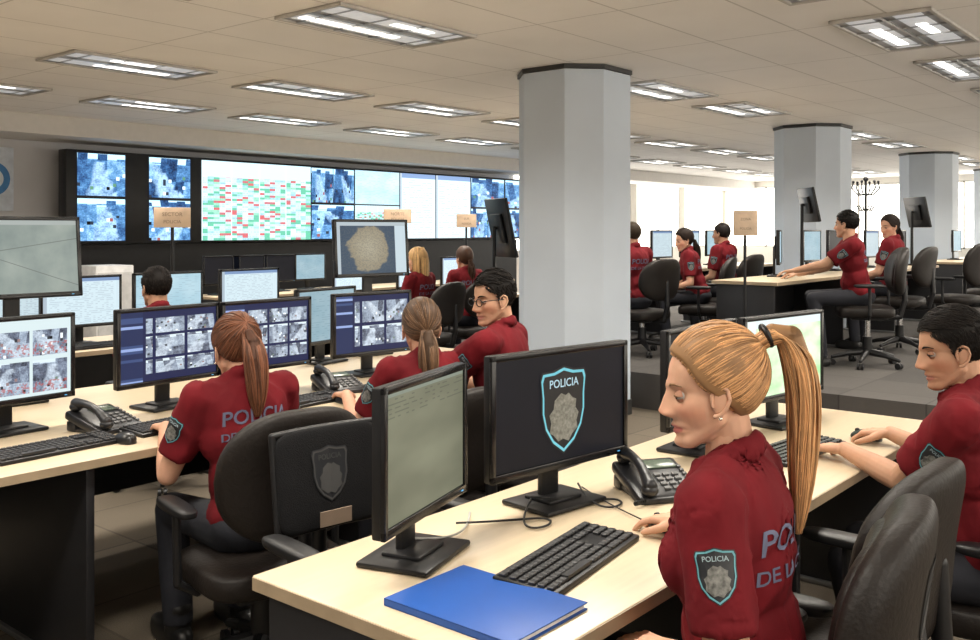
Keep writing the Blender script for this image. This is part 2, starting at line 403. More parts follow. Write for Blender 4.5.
def office_chair(loc,yaw=0,s=.47,style='leather',logo=0,name='office_chair',w=.5,bh=.52,boff=.10):
    e=empty(name,loc,math.radians(yaw)); key=('chair',s,style,w,bh,boff)
    if not logo and reuse(key,'chair_body',e): return e
    g=G()
    def seatf(p):
        q=p.copy(); q.z+= -.25*(max(0,q.y-.12))**1.3; return q
    g.ell((0,.02,s-.045),(.245,.235,.055),0,e=.45,fn=seatf,nu=36,nv=16)
    g.box((0,.0,s-.105),(.3,.3,.02),1,.008)
    if style=='leather':
        def bf(p):
            q=p.copy(); zz=(q.z+bh/2)/bh
            q.x*=.82+.30*math.sin(math.pi*min(1,max(0,zz*.8+.1)))
            q.y+= .63*q.x*q.x - .05*zz + .02*math.sin(zz*math.pi)
            return q
        g.ell((0,-.255,s+boff+bh/2),(w/2,.055,bh/2),0,e=.62,fn=bf,nu=44,nv=26)
        g.ell((0,-.225,s+boff+.04+bh*.42),(w*.40,.045,bh*.36),0,e=.6,fn=bf,nu=36,nv=20)
    else:
        def bf(p):
            q=p.copy(); zz=(q.z+bh/2)/bh; q.y+=.55*q.x*q.x-.04*zz; return q
        g.ell((0,-.25,s+.13+bh/2),(w/2,.022,bh/2),2,e=.3,fn=bf,nu=48,nv=26)
        for sx in (-1,1):
            g.chain([bf(V((sx*w*.49,0,-bh*.47+k*bh*.94/6)))+V((0,-.25,s+.13+bh/2)) for k in range(7)],[.011]*7,1)
        for zz in (-.48,.48):
            g.chain([bf(V((w*.49*(-1+2*k/8),0,bh*zz)))+V((0,-.25,s+.13+bh/2)) for k in range(9)],[.011]*9,1)
    g.chain([(0,-.10,s-.11),(0,-.27,s-.09),(0,-.31,s+.05),(0,-.30,s+.28)],[.022,.024,.024,.02],1)
    for sx in (-1,1):
        g.chain([(sx*.22,.02,s-.10),(sx*.285,.02,s-.06),(sx*.29,.02,s+.17)],[.014,.014,.014],1,n=10)
        g.ell((sx*.29,.02,s+.19),(.035,.13,.018),1,e=.6)
    g.cyl((0,0,s-.11),(0,0,.22),.028,mi=3); g.cyl((0,0,.26),(0,0,.10),.04,.045,1)
    for k in range(5):
        a=2*math.pi*k/5+.3; d=V((math.cos(a),math.sin(a),0)); t=V((-d.y,d.x,0))
        g.chain([d*.03+V((0,0,.125)),d*.17+V((0,0,.105)),d*.29+V((0,0,.075))],[.03,.022,.016],4,n=10)
        for q in (-1,1): g.cyl(d*.29+t*(.007*q)+V((0,0,.028)),d*.29+t*(.026*q)+V((0,0,.028)),.027,mi=1,n=18)
        g.cyl(d*.29+V((0,0,.03)),d*.29+V((0,0,.08)),.009,mi=3,n=8)
    mats=[LEATHER() if style=='leather' else FAB(),BLK(),FAB(),CHROME(),CHROME() if style!='leather' else BLK()]
    MC[key]=g.obj('chair_body',mats,e).data
    if logo:
        g2=G(); bm=BVHTree.FromPolygons([tuple(p) for p in g.v],g.f)
        if logo>0: shield(g2,V((0,-.33,s+boff+.03+bh*.52)),V((1,0,0)),V((0,0,1)),bh*.42,bm)
        else: 
            shield(g2,V((0,-.22,s+.13+bh*.55)),V((-1,0,0)),V((0,0,1)),bh*.56,bm)
            g2.box((0,-.215,s+.13+bh*.12),(.11,.004,.045),4)
        em=mat('emblem_grey',(.055,.055,.055),.7)
        g2.obj('chair_emblem',[badge_mats()[0],em,em,em,mat('chair_label',(.30,.22,.16),.7)],e,smooth=False)
    return e
def desk(x0,x1,y0,y1,z=.74,floor=0,name='office_desk'):
    e=empty(name,((x0+x1)/2,(y0+y1)/2,floor)); g=G(); L=x1-x0; D=y1-y0; h=z-floor
    g.box((0,0,h-.016),(L,D,.032),0,.004)
    g.box((0,-D/2-.001,h-.016),(L-.01,.004,.028),1); g.box((0,D/2+.001,h-.016),(L-.01,.004,.028),1)
    g.box((-L/2-.001,0,h-.016),(.004,D-.01,.028),1); g.box((L/2+.001,0,h-.016),(.004,D-.01,.028),1)
    n=max(1,round(L/1.5))
    for k in range(n+1):
        x=-L/2+.03+(L-.06)*k/n
        g.box((x,0,(h-.032)/2+.01),(.03,D-.08,h-.052),2,.003)
        g.box((x,0,.012),(.06,D-.02,.024),3,.005)
    g.box((0,D/2-.07,h*.5+.1),(L-.08,.02,h-.26),2)
    g.box((0,D/2-.16,h-.09),(L-.1,.12,.03),2,.003)
    g.obj('desk_body',[mat('desk_laminate',(.60,.49,.34),.30,var=.05,scale=4,stretch=(1,12,1)),mat('desk_edge',(.34,.26,.17),.45),mat('desk_panel',(.010,.010,.012),.5),mat('desk_metal',(.25,.25,.25),.4,metal=.8)],e)
    return e

# ---------------------------------------------------------------- people
def skin_m(n,c,lip):
    key='skin_'+n
    if key in MATS: return MATS[key]
    m=bpy.data.materials.new(key); m.use_nodes=True; nt=m.node_tree; b=nt.nodes['Principled BSDF']
    nz=nt.nodes.new('ShaderNodeTexNoise'); nz.inputs['Scale'].default_value=30; nz.inputs['Detail'].default_value=4
    tc=nt.nodes.new('ShaderNodeTexCoord'); nt.links.new(tc.outputs['Object'],nz.inputs['Vector'])
    rp=nt.nodes.new('ShaderNodeValToRGB'); nt.links.new(nz.outputs['Fac'],rp.inputs[0])
    rp.color_ramp.elements[0].position=.3; rp.color_ramp.elements[0].color=(*[q*.93 for q in c],1)
    rp.color_ramp.elements[1].position=.7; rp.color_ramp.elements[1].color=(*[min(1,q*1.06) for q in c],1)
    prev=rp.outputs[0]
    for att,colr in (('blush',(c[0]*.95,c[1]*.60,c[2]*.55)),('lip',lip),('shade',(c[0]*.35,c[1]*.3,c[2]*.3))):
        a=nt.nodes.new('ShaderNodeAttribute'); a.attribute_name=att
        mx=nt.nodes.new('ShaderNodeMix'); mx.data_type='RGBA'; nt.links.new(a.outputs['Fac'],mx.inputs[0]); nt.links.new(prev,mx.inputs[6]); mx.inputs[7].default_value=(*colr,1); prev=mx.outputs[2]
    nt.links.new(prev,b.inputs['Base Color']); b.inputs['Roughness'].default_value=.58; b.inputs['Specular IOR Level'].default_value=.28
    b.inputs['Subsurface Weight'].default_value=.1; b.inputs['Subsurface Radius'].default_value=(.02,.007,.004); b.inputs['Subsurface Scale'].default_value=.5
    MATS[key]=m; return m
def hair_m(n,c):
    key='hair_'+n
    if key in MATS: return MATS[key]
    dark=sum(c)<.08
    return mat(key,c,.62 if dark else .5,var=.15,scale=30,spec=.15 if dark else .3)
HEADS={}
def head_mesh(male,vox):
    """head and upper neck sculpted in its own frame (faces +Y, eyes at z=0)"""
    key=(male,vox)
    if key in HEADS: return HEADS[key]
    g=G(); he=lambda c,r,R=None: g.ell(c,r,R=R,nu=28,nv=18)
    he((0,-.014,.030),(.073,.092,.083)); he((0,.012,-.016),(.0635,.067,.080))
    he((0,.020,-.056),(.050 if male else .046,.056,.048)); he((0,.026,.036),(.062,.048,.056))
    he((0,.046,-.088),(.027 if male else .022,.030,.024))
    for sx in (-1,1): g.cap((sx*.046,-.004,-.048),(sx*.020,.048,-.090),.018,.016)
    g.cap((0,-.026,-.04),(0,-.036,-.15),.054 if male else .045,.056 if male else .046)
    me=g.remesh(vox,max(3,int(.032/vox)))
    S=[((0,.08,.010),(.0078,.03,.012),(0,.008,0)),((0,.08,-.012),(.0082,.03,.011),(0,.0135,0)),((0,.083,-.032),(.0105,.03,.0095),(0,.0225,-.002)),
       ((0,.08,-.050),(.012,.03,.005),(0,-.002,0)),
       ((0,.08,-.061),(.018,.03,.0045),(0,.0062,0)),((0,.08,-.0672),(.022,.03,.0022),(0,-.0045,0)),((0,.08,-.0735),(.015,.03,.0048),(0,.0070,0)),
       ((0,.08,-.0845),(.016,.03,.0055),(0,-.0035,0)),((0,.07,-.100),(.015,.03,.011),(0,.0065,0))]
    for sx in (-1,1):
        S+=[((sx*.031,.072,-.001),(.0150,.03,.0105),(0,-.0085,0)),((sx*.0125,.08,-.038),(.0060,.03,.0060),(sx*.002,.0095,0)),
            ((sx*.028,.075,.020),(.020,.03,.0065),(0,.0030,0)),((sx*.046,.055,-.024),(.017,.03,.015),(sx*.001,.0035,0)),
            ((sx*.025,.072,-.067),(.0050,.03,.006),(0,-.0025,0)),((sx*.066,.03,.020),(.010,.022,.02),(-sx*.004,0,0))]
    lip=[];bl=[];sh=[]
    for v in me.vertices:
        c=v.co.copy(); d=V((0,0,0))
        if c.y>0:
            for p,s,w in S:
                q=((c.x-p[0])/s[0])**2+((c.y-p[1])/s[1])**2*.5+((c.z-p[2])/s[2])**2
                if q<12: d+=V(w)*math.exp(-q*.5)
        ax=abs(c.x)/.0245
        up=-.0580-.0035*(c.x/.02)**2+ (-.0012 if abs(c.x)<.003 else 0); lo=-.0795+.006*(c.x/.02)**2
        f=0
        if c.y>.03 and ax<1.15: f=min(1,max(0,(up-c.z)/.0015+.5))*min(1,max(0,(c.z-lo)/.0015+.5))*min(1,max(0,(1.02-ax)*8))
        lip.append(f)
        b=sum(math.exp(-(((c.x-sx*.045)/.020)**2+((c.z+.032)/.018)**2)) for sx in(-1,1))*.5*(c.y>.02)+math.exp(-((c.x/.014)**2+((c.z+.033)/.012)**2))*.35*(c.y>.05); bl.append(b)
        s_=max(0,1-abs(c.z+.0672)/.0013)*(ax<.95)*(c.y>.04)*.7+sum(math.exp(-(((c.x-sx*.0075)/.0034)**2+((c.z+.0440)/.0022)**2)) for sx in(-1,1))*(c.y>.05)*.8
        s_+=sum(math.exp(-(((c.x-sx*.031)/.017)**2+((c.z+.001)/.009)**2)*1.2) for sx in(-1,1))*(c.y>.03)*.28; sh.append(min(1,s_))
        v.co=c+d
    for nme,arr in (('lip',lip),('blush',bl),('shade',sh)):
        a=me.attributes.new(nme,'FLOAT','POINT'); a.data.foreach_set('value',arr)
    me.shade_smooth(); HEADS[key]=me; return me
def build_head(e,H,sex,sk,lidm,hname,hcol,hair,fine=False,vox=.008,glasses=False,tail=None,hairs=60):
    male=sex=='m'; far=vox>=.011
    me=head_mesh(male,.0026 if fine else (.004 if not far else .006)).copy(); me.materials.append(sk)
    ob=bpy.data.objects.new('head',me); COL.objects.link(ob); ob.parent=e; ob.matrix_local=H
    g=G()
    for sx in (-1,1):
        R=Matrix.Rotation(math.radians(10),4,'X')@Matrix.Rotation(sx*math.radians(22),4,'Z')
        o=V((sx*.072,-.006,-.012))
        g.ell(o,(.006,.016,.026),0,R=R)
        rim=[(0,.012,-.010),(0,.016,.008),(0,.012,.024),(0,.0,.031),(0,-.013,.025),(0,-.019,.008),(0,-.014,-.010),(0,-.004,-.024),(0,.006,-.028)]
        g.chain([o+(R@V((sx*.004+p[0],p[1],p[2]))) for p in rim],[.0034,.0036,.0036,.0038,.0038,.0036,.0034,.0042,.0045],0,n=8)
        E=V((sx*.031,.0605,-.0015)); r=.0115
        g.ell(E,r,1,nu=24,nv=16)
        def capp(ang,rr,mi,dn=-.12):
            vs=[];fs=[];nn=20;mm=4; ax=V((0,1,dn)).normalized(); a1=V((1,0,0)); a2=ax.cross(a1)
            for j in range(mm+1):
                t=math.radians(ang)*j/mm
                for i in range(nn):
                    q=2*math.pi*i/nn; vs.append(E+(ax*math.cos(t)+(a1*math.cos(q)+a2*math.sin(q))*math.sin(t))*rr)
            for j in range(mm):
                for i in range(nn): fs.append((j*nn+i,(j+1)*nn+i,(j+1)*nn+(i+1)%nn,j*nn+(i+1)%nn))
            g.add(vs,fs,mi)
        capp(36,r*1.015,2); capp(16,r*1.03,5)
        for (a0,a1) in ((9,88),(-88,-20)):
            vs=[];fs=[];nn=18;mm=7
            for j in range(mm+1):
                el_=math.radians(a0+(a1-a0)*j/mm)
                for i in range(nn+1):
                    az=math.radians(-95+190*i/nn); k=el_*(1-.22*abs(az)**2*(1 if j==(0 if a0>0 else mm) else 0))
                    rr=r*1.09
                    vs.append(E+V((rr*math.cos(k)*math.sin(az)*1.12,rr*math.cos(k)*math.cos(az),rr*math.sin(k))))
            for j in range(mm):
                for i in range(nn): fs.append((j*(nn+1)+i,j*(nn+1)+i+1,(j+1)*(nn+1)+i+1,(j+1)*(nn+1)+i))
            g.add(vs,fs,6)
            if a0>0: g.chain([p+V((0,.0006,0)) for p in vs[2:nn-1]],[.0009+.0008*math.sin(math.pi*i/(nn-3)) for i in range(nn-3)],3,n=6)
        bw=.0026 if male else .0019
        g.chain([(sx*.013,.0775,.0185),(sx*.024,.0780,.0225),(sx*.036,.0730,.0235),(sx*.048,.0600,.0195)],[bw,bw*1.1,bw*.9,bw*.4],3,n=8)
        if not male: g.ell((sx*.080,-.002,-.042),.0038,4)
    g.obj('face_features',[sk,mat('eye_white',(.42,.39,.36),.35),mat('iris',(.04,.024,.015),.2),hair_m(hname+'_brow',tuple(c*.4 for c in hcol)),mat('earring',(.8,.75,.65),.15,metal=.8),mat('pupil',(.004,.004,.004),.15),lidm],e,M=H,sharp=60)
    if glasses:
        g=G()
        for sx in (-1,1):
            g.torus((sx*.033,.088,-.002),.0195,.0022,0,R=Matrix.Rotation(math.pi/2,4,'X'),sc=(1.15,.78,1),k=6)
            g.chain([(sx*.055,.086,.004),(sx*.078,.05,.006),(sx*.080,-.005,.002)],[.0020]*3,0,n=6)
        g.chain([(-.011,.088,.003),(.011,.088,.003)],[.0018]*2,0,n=6); g.obj('eyeglasses',[BLK()],e,M=H)
    if male: zs=[-.13,-.072,-.040,-.015,.010,.030,.050,.066,.078,.14]; ys=[-.2,-.062,-.036,.010,.022,.026,.050,.066,.078,.25]
    else: zs=[-.13,-.078,-.035,-.012,.015,.035,.058,.074,.088,.14]; ys=[-.2,-.060,-.026,-.004,.030,.044,.056,.066,.082,.25]
    def hl(z):
        if z<=zs[0]: return ys[0]
        for i in range(len(zs)-1):
            if z<=zs[i+1]: return ys[i]+(ys[i+1]-ys[i])*(z-zs[i])/(zs[i+1]-zs[i])
        return .3
    c=V((0,-.018,.034)); rad=V((.0850,.106,.104)) if not male else V((.0800,.099,.094))
    tie=V((0,-.114,.080)) if hair=='ponytail' else V((0,-.115,-.02))
    nu,nv=(120,84) if fine else ((40,28) if far else (60,42))
    g=G(); top_=.97 if not far else 1.0
    def hf(p):
        q=c+p; gg=hl(q.z)-q.y; ss=max(0,min(1,(gg+.004)/.016)); ss=ss*ss*(3-2*ss)
        return c+p*(.84+(top_-.84)*ss)*(1+.008*noise.noise(q*30)*ss)-c
    g.ell(c,rad,0,nu=nu,nv=nv,fn=hf)
    hm=[hair_m(hname,hcol),hair_m(hname+'_light',tuple(min(1,q*(1.5 if not male else 1.9)) for q in hcol)),hair_m(hname+'_dark',tuple(q*.6 for q in hcol))]
    g.obj('hair_cap',[hm[2] if not far else hm[0]],e,M=H,sharp=80)
    paths=[]; rnd=random.Random(5)
    def el(d,f): return c+V((d.x*rad.x,d.y*rad.y,d.z*rad.z))*f
    def start(edge):
        for _ in range(200):
            z=rnd.uniform(-.95,1); a=rnd.random()*6.283; q=math.sqrt(1-z*z); d=V((q*math.cos(a),q*math.sin(a),z)); p=el(d,1); gg=hl(p.z)-p.y
            if gg>-.002 and (not edge or gg<.010): return d
        return d
    if not far:
        if hair in('ponytail','lowtail'):
            n=1500 if fine else 320; r=.0013 if fine else .0026
            td=V(((tie.x-c.x)/rad.x,(tie.y-c.y)/rad.y,(tie.z-c.z)/rad.z)).normalized()
            for i in range(n):
                d=start(rnd.random()<.6); lift=.985+.025*rnd.random(); pts=[]
                for j in range(7):
                    q=j/6; dd=d.lerp(td,q).normalized(); pts.append(el(dd,(.90 if j==0 else lift)*(1-.02*q)))
                paths.append((pts,r))
        elif hair=='short':
            n=2400 if fine else 600; r=.0013 if fine else .0026
            for i in range(n):
                d=start(rnd.random()<.25)
                if d.z>.35: fl=V((.5+.3*math.sin(d.y*3),.55,.1))
                else: fl=V((0,-.25,-1)) if d.y<.2 else V((0,-.6,-.8))
                fl=fl-d*fl.dot(d); fl=(fl.normalized()+V((rnd.uniform(-.3,.3),rnd.uniform(-.3,.3),rnd.uniform(-.2,.2)))).normalized()
                L=.34 if d.z>.3 else .13; top=max(0,min(1,(d.z-.1)*2))
                pts=[el((d+fl*L*j/3).normalized(),.985+top*(.02+.05*math.sin(j*.9))) for j in range(4)]
                if hl(pts[-1].z)-pts[-1].y>-.010: paths.append((pts,r))
    P=None
    if hair=='ponytail':
        P=tail or [(0,-.100,.080),(0,-.135,.104),(0,-.170,.088),(0,-.187,.0),(0,-.175,-.11),(0,-.158,-.22),(0,-.145,-.30)]; prf=[.018,.023,.036,.042,.040,.030,.008]
    elif hair=='lowtail':
        P=[(0,-.098,-.01),(0,-.124,-.025),(0,-.13,-.07),(0,-.135,-.13),(0,-.13,-.19),(0,-.125,-.25),(0,-.12,-.30)]; prf=[.02,.028,.040,.042,.038,.028,.008]
    if P:
        for i in range(520 if fine else hairs):
            a=rnd.random()*6.283; q=math.sqrt(rnd.random()); wob=rnd.random()*6.28; sl=1-.2*rnd.random(); pts=[]
            for j,(p,w) in enumerate(zip(P,prf)):
                a2=a+.3*math.sin(wob+j*.8)
                pts.append(V(p)+V((math.cos(a2)*w*q,math.sin(a2)*w*q*.8,0)) if j>1 else V(p)+V((math.cos(a2)*w*q,0,math.sin(a2)*w*q)))
            pts[-1]=pts[-2]+(pts[-1]-pts[-2])*sl
            paths.append((pts,.0017 if fine else .0045))
        g=G(); g.chain([V(p) for p in P[1:-1]],[w*.66 for w in prf[1:-1]]); g.obj('hair_tail_core',[hm[2]],e,M=H)
    if hair=='long':
        for i in range(80):
            a=math.pi*(1.02+.96*rnd.random()) ; x=math.cos(a); y=math.sin(a); L=-.20-.06*rnd.random()
            paths.append(([V((x*.05,y*.05-.02,.130)),V((x*.090,y*.105-.015,.05)),V((x*.090,y*.108-.015,-.03)),V((x*.088,y*.108-.018,-.11)),V((x*.08,y*.11-.02,L))],.008))
    if paths:
        cu=bpy.data.curves.new('hair_strands','CURVE'); cu.dimensions='3D'; cu.bevel_depth=1.0; cu.bevel_resolution=0 if fine else 1
        for m_ in hm: cu.materials.append(m_)
        for pts,r in paths:
            sp=cu.splines.new('NURBS'); sp.points.add(len(pts)-1); x=rnd.random(); sp.material_index=1 if x<.35 else (2 if x>.8 else 0)
            for j,(p,q) in enumerate(zip(sp.points,pts)): p.co=(*q,1); p.radius=r*(1 if 0<j<len(pts)-1 else (.9 if j==0 else .35))
            sp.use_endpoint_u=True; sp.order_u=4; sp.resolution_u=3
        ob=bpy.data.objects.new('hair_strands',cu); COL.objects.link(ob); ob.parent=e; ob.matrix_local=H
        if hair=='ponytail':
            g=G(); g.torus(V(P[1])+V((0,.012,-.008)),.020,.006,R=Matrix.Rotation(math.radians(70),4,'X')); g.obj('hair_tie',[BLK()],e,M=H)
def hand(g,w,f,up,side,curl=.5,S=1.0):
    f=f.normalized(); up=(up-f*up.dot(f)).normalized(); r=f.cross(up)*side
    offs=[.031,.0105,-.0105,-.030]; Ls=[(.040,.024,.019),(.044,.028,.020),(.040,.026,.019),(.031,.020,.017)]
    kn=[.088,.092,.087,.078]
    g.ell(w+f*.045*S,(.034*S,.050*S,.015*S),R=Matrix((r,f,up)).transposed().to_4x4())
    for o,l,k in zip(offs,Ls,kn):
        K=w+f*k*S+r*o*S+up*.002
        g.cap(w+f*.012*S+r*o*.55*S,K,.016*S,.0112*S,n=12)
        a=.25*curl; p=K; d0=(f+r*o*3.2).normalized(); rr=[.0094,.0086,.0079,.0068]
        for j,L in enumerate(l):
            a+= [.25,.75,.45][j]*curl
            d=d0*math.cos(a)-up*math.sin(a); q=p+d*L*S
            g.cap(p,q,rr[j]*S,rr[j+1]*S,n=12); p=q
    b=w+f*.022*S+r*.022*S
    t1=b+(f*.62+r*.62-up*.25).normalized()*.044*S
    t2=t1+(f*.9+r*.25-up*.25).normalized()*.032*S; t3=t2+(f*.95-r*.05-up*.3).normalized()*.022*S
    g.chain([b,t1,t2,t3],[.0155*S,.0120*S,.0100*S,.0080*S],n=12)
def person(name,loc,yaw=0,s=.47,lean=8,sex='f',hands=None,head=(0,0,0),hair='ponytail',hcol=(.05,.02,.01),hname='brown',
           skin='fair',scol=(.60,.335,.225),vox=.008,fine=False,glasses=False,text=True,badge=True,curls=(.55,.55),twist=0,legs=True,tail=None,hairs=60,hd_up=0):
    yaw=math.radians(yaw); e=empty(name,loc,yaw)
    W2L=e.matrix_world.inverted()
    male=sex=='m'; sw=.185 if male else .158; k=1.06 if male else 1.0
    T=Matrix.Translation((0,0,s+.09))@Matrix.Rotation(-math.radians(lean),4,'X')@Matrix.Rotation(math.radians(twist),4,'Z')
    R3=T.to_3x3().to_4x4(); t=lambda x,y,z:T@V((x,y,z*k))
    red=mat('uniform_red',(.135,.0075,.012),.85,var=.2,scale=9,bump=.4,bscale=14,spec=.2)
    g=G()
    g.ell(t(0,0,.03),(.165,.125,.115),R=R3); g.ell(t(0,.005,.15),(.140*k,.112,.15),R=R3); g.ell(t(0,.005,.30),(.158*k,.115,.16),R=R3)
    g.ell(t(0,-.015,.38),(.165*k,.10,.12),R=R3)
    if male: g.ell(t(0,.035,.34),(.15,.085,.10),R=R3); g.ell(t(0,.045,.12),(.13,.09,.11),R=R3)
    else:
        for sx in (-1,1): g.ell(t(sx*.066,.070,.30),(.062,.058,.064),R=R3)
    g.cap(t(-sw+.03,-.01,.432),t(sw-.03,-.01,.432),.058,.058)
    for sx in (-1,1): g.cap(t(0,-.02,.462),t(sx*(sw-.02),-.012,.438),.046,.050)
    g.cap(t(0,-.02,.42),t(0,-.016,.465),.07,.055)
    arms={}
    hd=hands or {}
    for side,sx in (('L',-1),('R',1)):
        S=t(sx*sw,-.01,.43); tgt=hd.get(side)
        if tgt is None: Wp=V((sx*.10,.30,s+.16))
        else: Wp=W2L@V(tgt)
        a,b=.285*k,.245*k; d=Wp-S; L=d.length
        if L>a+b-.01: Wp=S+d.normalized()*(a+b-.01); d=Wp-S; L=d.length
        u=d.normalized(); x=(a*a-b*b+L*L)/(2*L); h=math.sqrt(max(0,a*a-x*x))
        pole=V((sx*.40,-.35,-1)); pole=(pole-u*pole.dot(u)).normalized()
        E=S+u*x+pole*h; arms[side]=(S,E,Wp)
        c=S+(E-S)*.74
        g.cap(S,S+(E-S)*.35,.061,.059); g.cyl(S,c,.062*(1.05 if male else 1),.058*(1.10 if male else 1),n=24)
    g.torus(t(0,-.014,.486),.057,.009,R=R3@Matrix.Rotation(math.radians(-22),4,'X'),sc=(1,1.14,2.2))
    me=g.remesh(vox,4)
    for v in me.vertices:
        n=noise.noise(v.co*9)*.010+(1-abs(noise.noise(V((v.co.x*18,v.co.y*18,v.co.z*9))+V((3,1,2)))))**3*.007
        v.co+=v.normal*n
    me.update()
    link_mesh('uniform_shirt',me,[red],e)
    bvh=BVHTree.FromPolygons([v.co[:] for v in me.vertices],[p.vertices[:] for p in me.polygons]) if (text or badge) else None
    sk=skin_m(skin,scol,(.45,.20,.16) if male else (.52,.17,.14)); lidm=skin_m(skin+'_lid',tuple(q*w for q,w in zip(scol,(.66,.58,.56))),scol)
    hy,hp,hr=[math.radians(a) for a in head]
    nb=t(0,-.012,.480); hs=1.03 if male else .99
    H=Matrix.Translation(nb+ (R3@V((0,.026,0))) +V((0,.012,.120*k+hd_up)))@Matrix.Rotation(hy,4,'Z')@Matrix.Rotation(-hp,4,'X')@Matrix.Rotation(hr,4,'Y')@Matrix.Scale(hs,4)
    g=G()
    g.cap(H@V((0,-.030,-.085)),nb-V((0,0,.03)),.050 if male else .043,.056 if male else .047)
    for i,(side,sx) in enumerate((('L',-1),('R',1))):
        S,E,Wp=arms[side]
        g.cap(S+(E-S)*.3,E,.049*k,.037*k); mid=E+(Wp-E)*.3
        g.cap(E,mid,.037*k,.037*k); g.cap(mid,Wp,.037*k,.0235*k)
        f=(Wp-E).normalized(); 
        if hd.get(side) is not None: f=V((f.x*.6,f.y,0)).normalized()+V((0,0,-.12))
        hand(g,Wp,f,V((0,0,1)),-sx,curls[i],1.0 if male else .93)
    me=g.remesh(min(vox,.0036) if fine else vox*.75,2); link_mesh('arms',me,[sk],e)
    build_head(e,H,sex,sk,lidm,hname,hcol,hair,fine,vox,glasses,tail,hairs)
    if text:
        g=G(); ux=R3@V((1,0,0)); uy=R3@V((0,0,1))
        tv,tf=text_mesh('POLICIA'); decal(g,tv,tf,0,t(0,-.02,.345),ux,uy,.066,.003,bvh)
        tv,tf=text_mesh('DE LA CIUDAD'); decal(g,tv,tf,0,t(0,-.02,.285),ux,uy,.037,.003,bvh)
        g.obj('back_lettering',[mat('uniform_print',(.13,.14,.22),.7)],e,smooth=False)
    if badge:
        g=G()
        for side,sx in (('L',-1),('R',1)):
            S,E,Wp=arms[side]; uy=(S-E).normalized(); n=V((sx,-.25 ,.0)); n=(n-uy*n.dot(uy)).normalized(); ux=uy.cross(n)
            shield(g,S+(E-S)*.40,ux,uy,.094,bvh)
        g.obj('sleeve_badges',badge_mats(),e,smooth=False)
    if legs:
        g=G()
        g.ell((0,-.01,s+.085),(.168,.125,.10))
        for sx in (-1,1):
            g.cap((sx*.085,0,s+.075),(sx*.12,.40,s+.065),.082,.060); g.cap((sx*.12,.40,s+.065),(sx*.125,.36,s-.12),.060,.056)
            g.cyl((sx*.125,.36,s-.12),(sx*.125,.33,.08),.058,.052)
        me=g.remesh(max(vox,.010),3); link_mesh('trousers',me,[mat('trousers_navy',(.010,.011,.017),.85,bump=.3,bscale=20)],e)
        g=G()
        for sx in (-1,1):
            def sf(p):
                q=p.copy(); q.z=max(q.z,-.035); return q
            g.ell((sx*.125,.39,.036),(.046,.14,.055),e=.8,fn=sf); g.cap((sx*.125,.335,.06),(sx*.125,.33,.14),.046,.048)
        g.obj('shoes',[mat('black_boot',(.01,.01,.01),.35)],e)
    return e

# ================================================================ ROOM
CE=2.8
def carpet(name,c1,c2):
    m,nt,b=newmat(name); N=NT(nt)
    tc=nt.nodes.new('ShaderNodeTexCoord'); sp=nt.nodes.new('ShaderNodeSeparateXYZ'); nt.links.new(tc.outputs['Object'],sp.inputs[0])
    x,y=sp.outputs[0],sp.outputs[1]
    fx=N.m('FLOOR',N.m('MULTIPLY',x,1.667)); fy=N.m('FLOOR',N.m('MULTIPLY',y,1.667))
    w=N.white(N.xyz(fx,fy,2.0)); nz=N.noise(tc.outputs['Object'],180,3)
    c=N.ramp(N.m('ADD',N.m('MULTIPLY',w,.35),N.m('MULTIPLY',nz,.6)),[(.2,c1),(.8,c2)])
    fr=N.m('FRACT',N.m('MULTIPLY',y,1.667)); ln=N.m('LESS_THAN',fr,.02); fr2=N.m('LESS_THAN',N.m('FRACT',N.m('MULTIPLY',x,1.667)),.02)
    c=N.mix(N.m('MULTIPLY',N.m('MAXIMUM',ln,fr2),.6),c,tuple(q*.5 for q in c1))
    nt.links.new(c,b.inputs['Base Color']); b.inputs['Roughness'].default_value=.95
    bp=nt.nodes.new('ShaderNodeBump'); bp.inputs['Strength'].default_value=.4; bp.inputs['Distance'].default_value=.005
    nt.links.new(nz,bp.inputs['Height']); nt.links.new(bp.outputs[0],b.inputs['Normal'])
    return m
XE=24.0; YN=11.5; XW=-3.0; YS=-3.0
g=G(); g.box(((XW+XE)/2,(YS+YN)/2,-.05),(XE-XW+.4,YN-YS+.4,.1)); g.obj('floor',[carpet('carpet_tiles',(.085,.068,.048),(.16,.13,.095))],smooth=False)
g=G(); g.box(((6.9+XE-.1)/2,(-2.9+10.4)/2,.15),(XE-.1-6.9,13.3,.299)); g.obj('floor_platform',[carpet('platform_carpet',(.040,.036,.034),(.085,.077,.07))],smooth=False)
m,nt,b=newmat('ceiling_tiles'); N=NT(nt)
tc=nt.nodes.new('ShaderNodeTexCoord'); sp=nt.nodes.new('ShaderNodeSeparateXYZ'); nt.links.new(tc.outputs['Object'],sp.inputs[0])
fx=N.m('FRACT',N.m('DIVIDE',N.m('ADD',sp.outputs[0],.03),1.2)); fy=N.m('FRACT',N.m('DIVIDE',N.m('ADD',sp.outputs[1],.05),.6))
ln=N.m('MAXIMUM',N.m('LESS_THAN',fx,.010),N.m('LESS_THAN',fy,.022))
nz=N.noise(tc.outputs['Object'],1.5,3); cc=N.ramp(nz,[(.3,(.85,.83,.81)),(.7,(.90,.88,.86))]); cc=N.mix(ln,cc,(.60,.58,.56))
nt.links.new(cc,b.inputs['Base Color']); b.inputs['Roughness'].default_value=.75
g=G(); g.box(((XW+XE)/2,(YS+YN)/2,CE+.05),(XE-XW+.4,YN-YS+.4,.1)); g.obj('ceiling',[m],smooth=False)
wallm=mat('wall_paint',(.58,.58,.60),.8,var=.04,scale=2); whitem=mat('wall_white',(.85,.82,.76),.8,var=.03,scale=2)
g=G(); g.box((4.6,YN+.1,CE/2),(20.0-4.8,.2,CE)); g.obj('wall_north',[wallm],smooth=False)
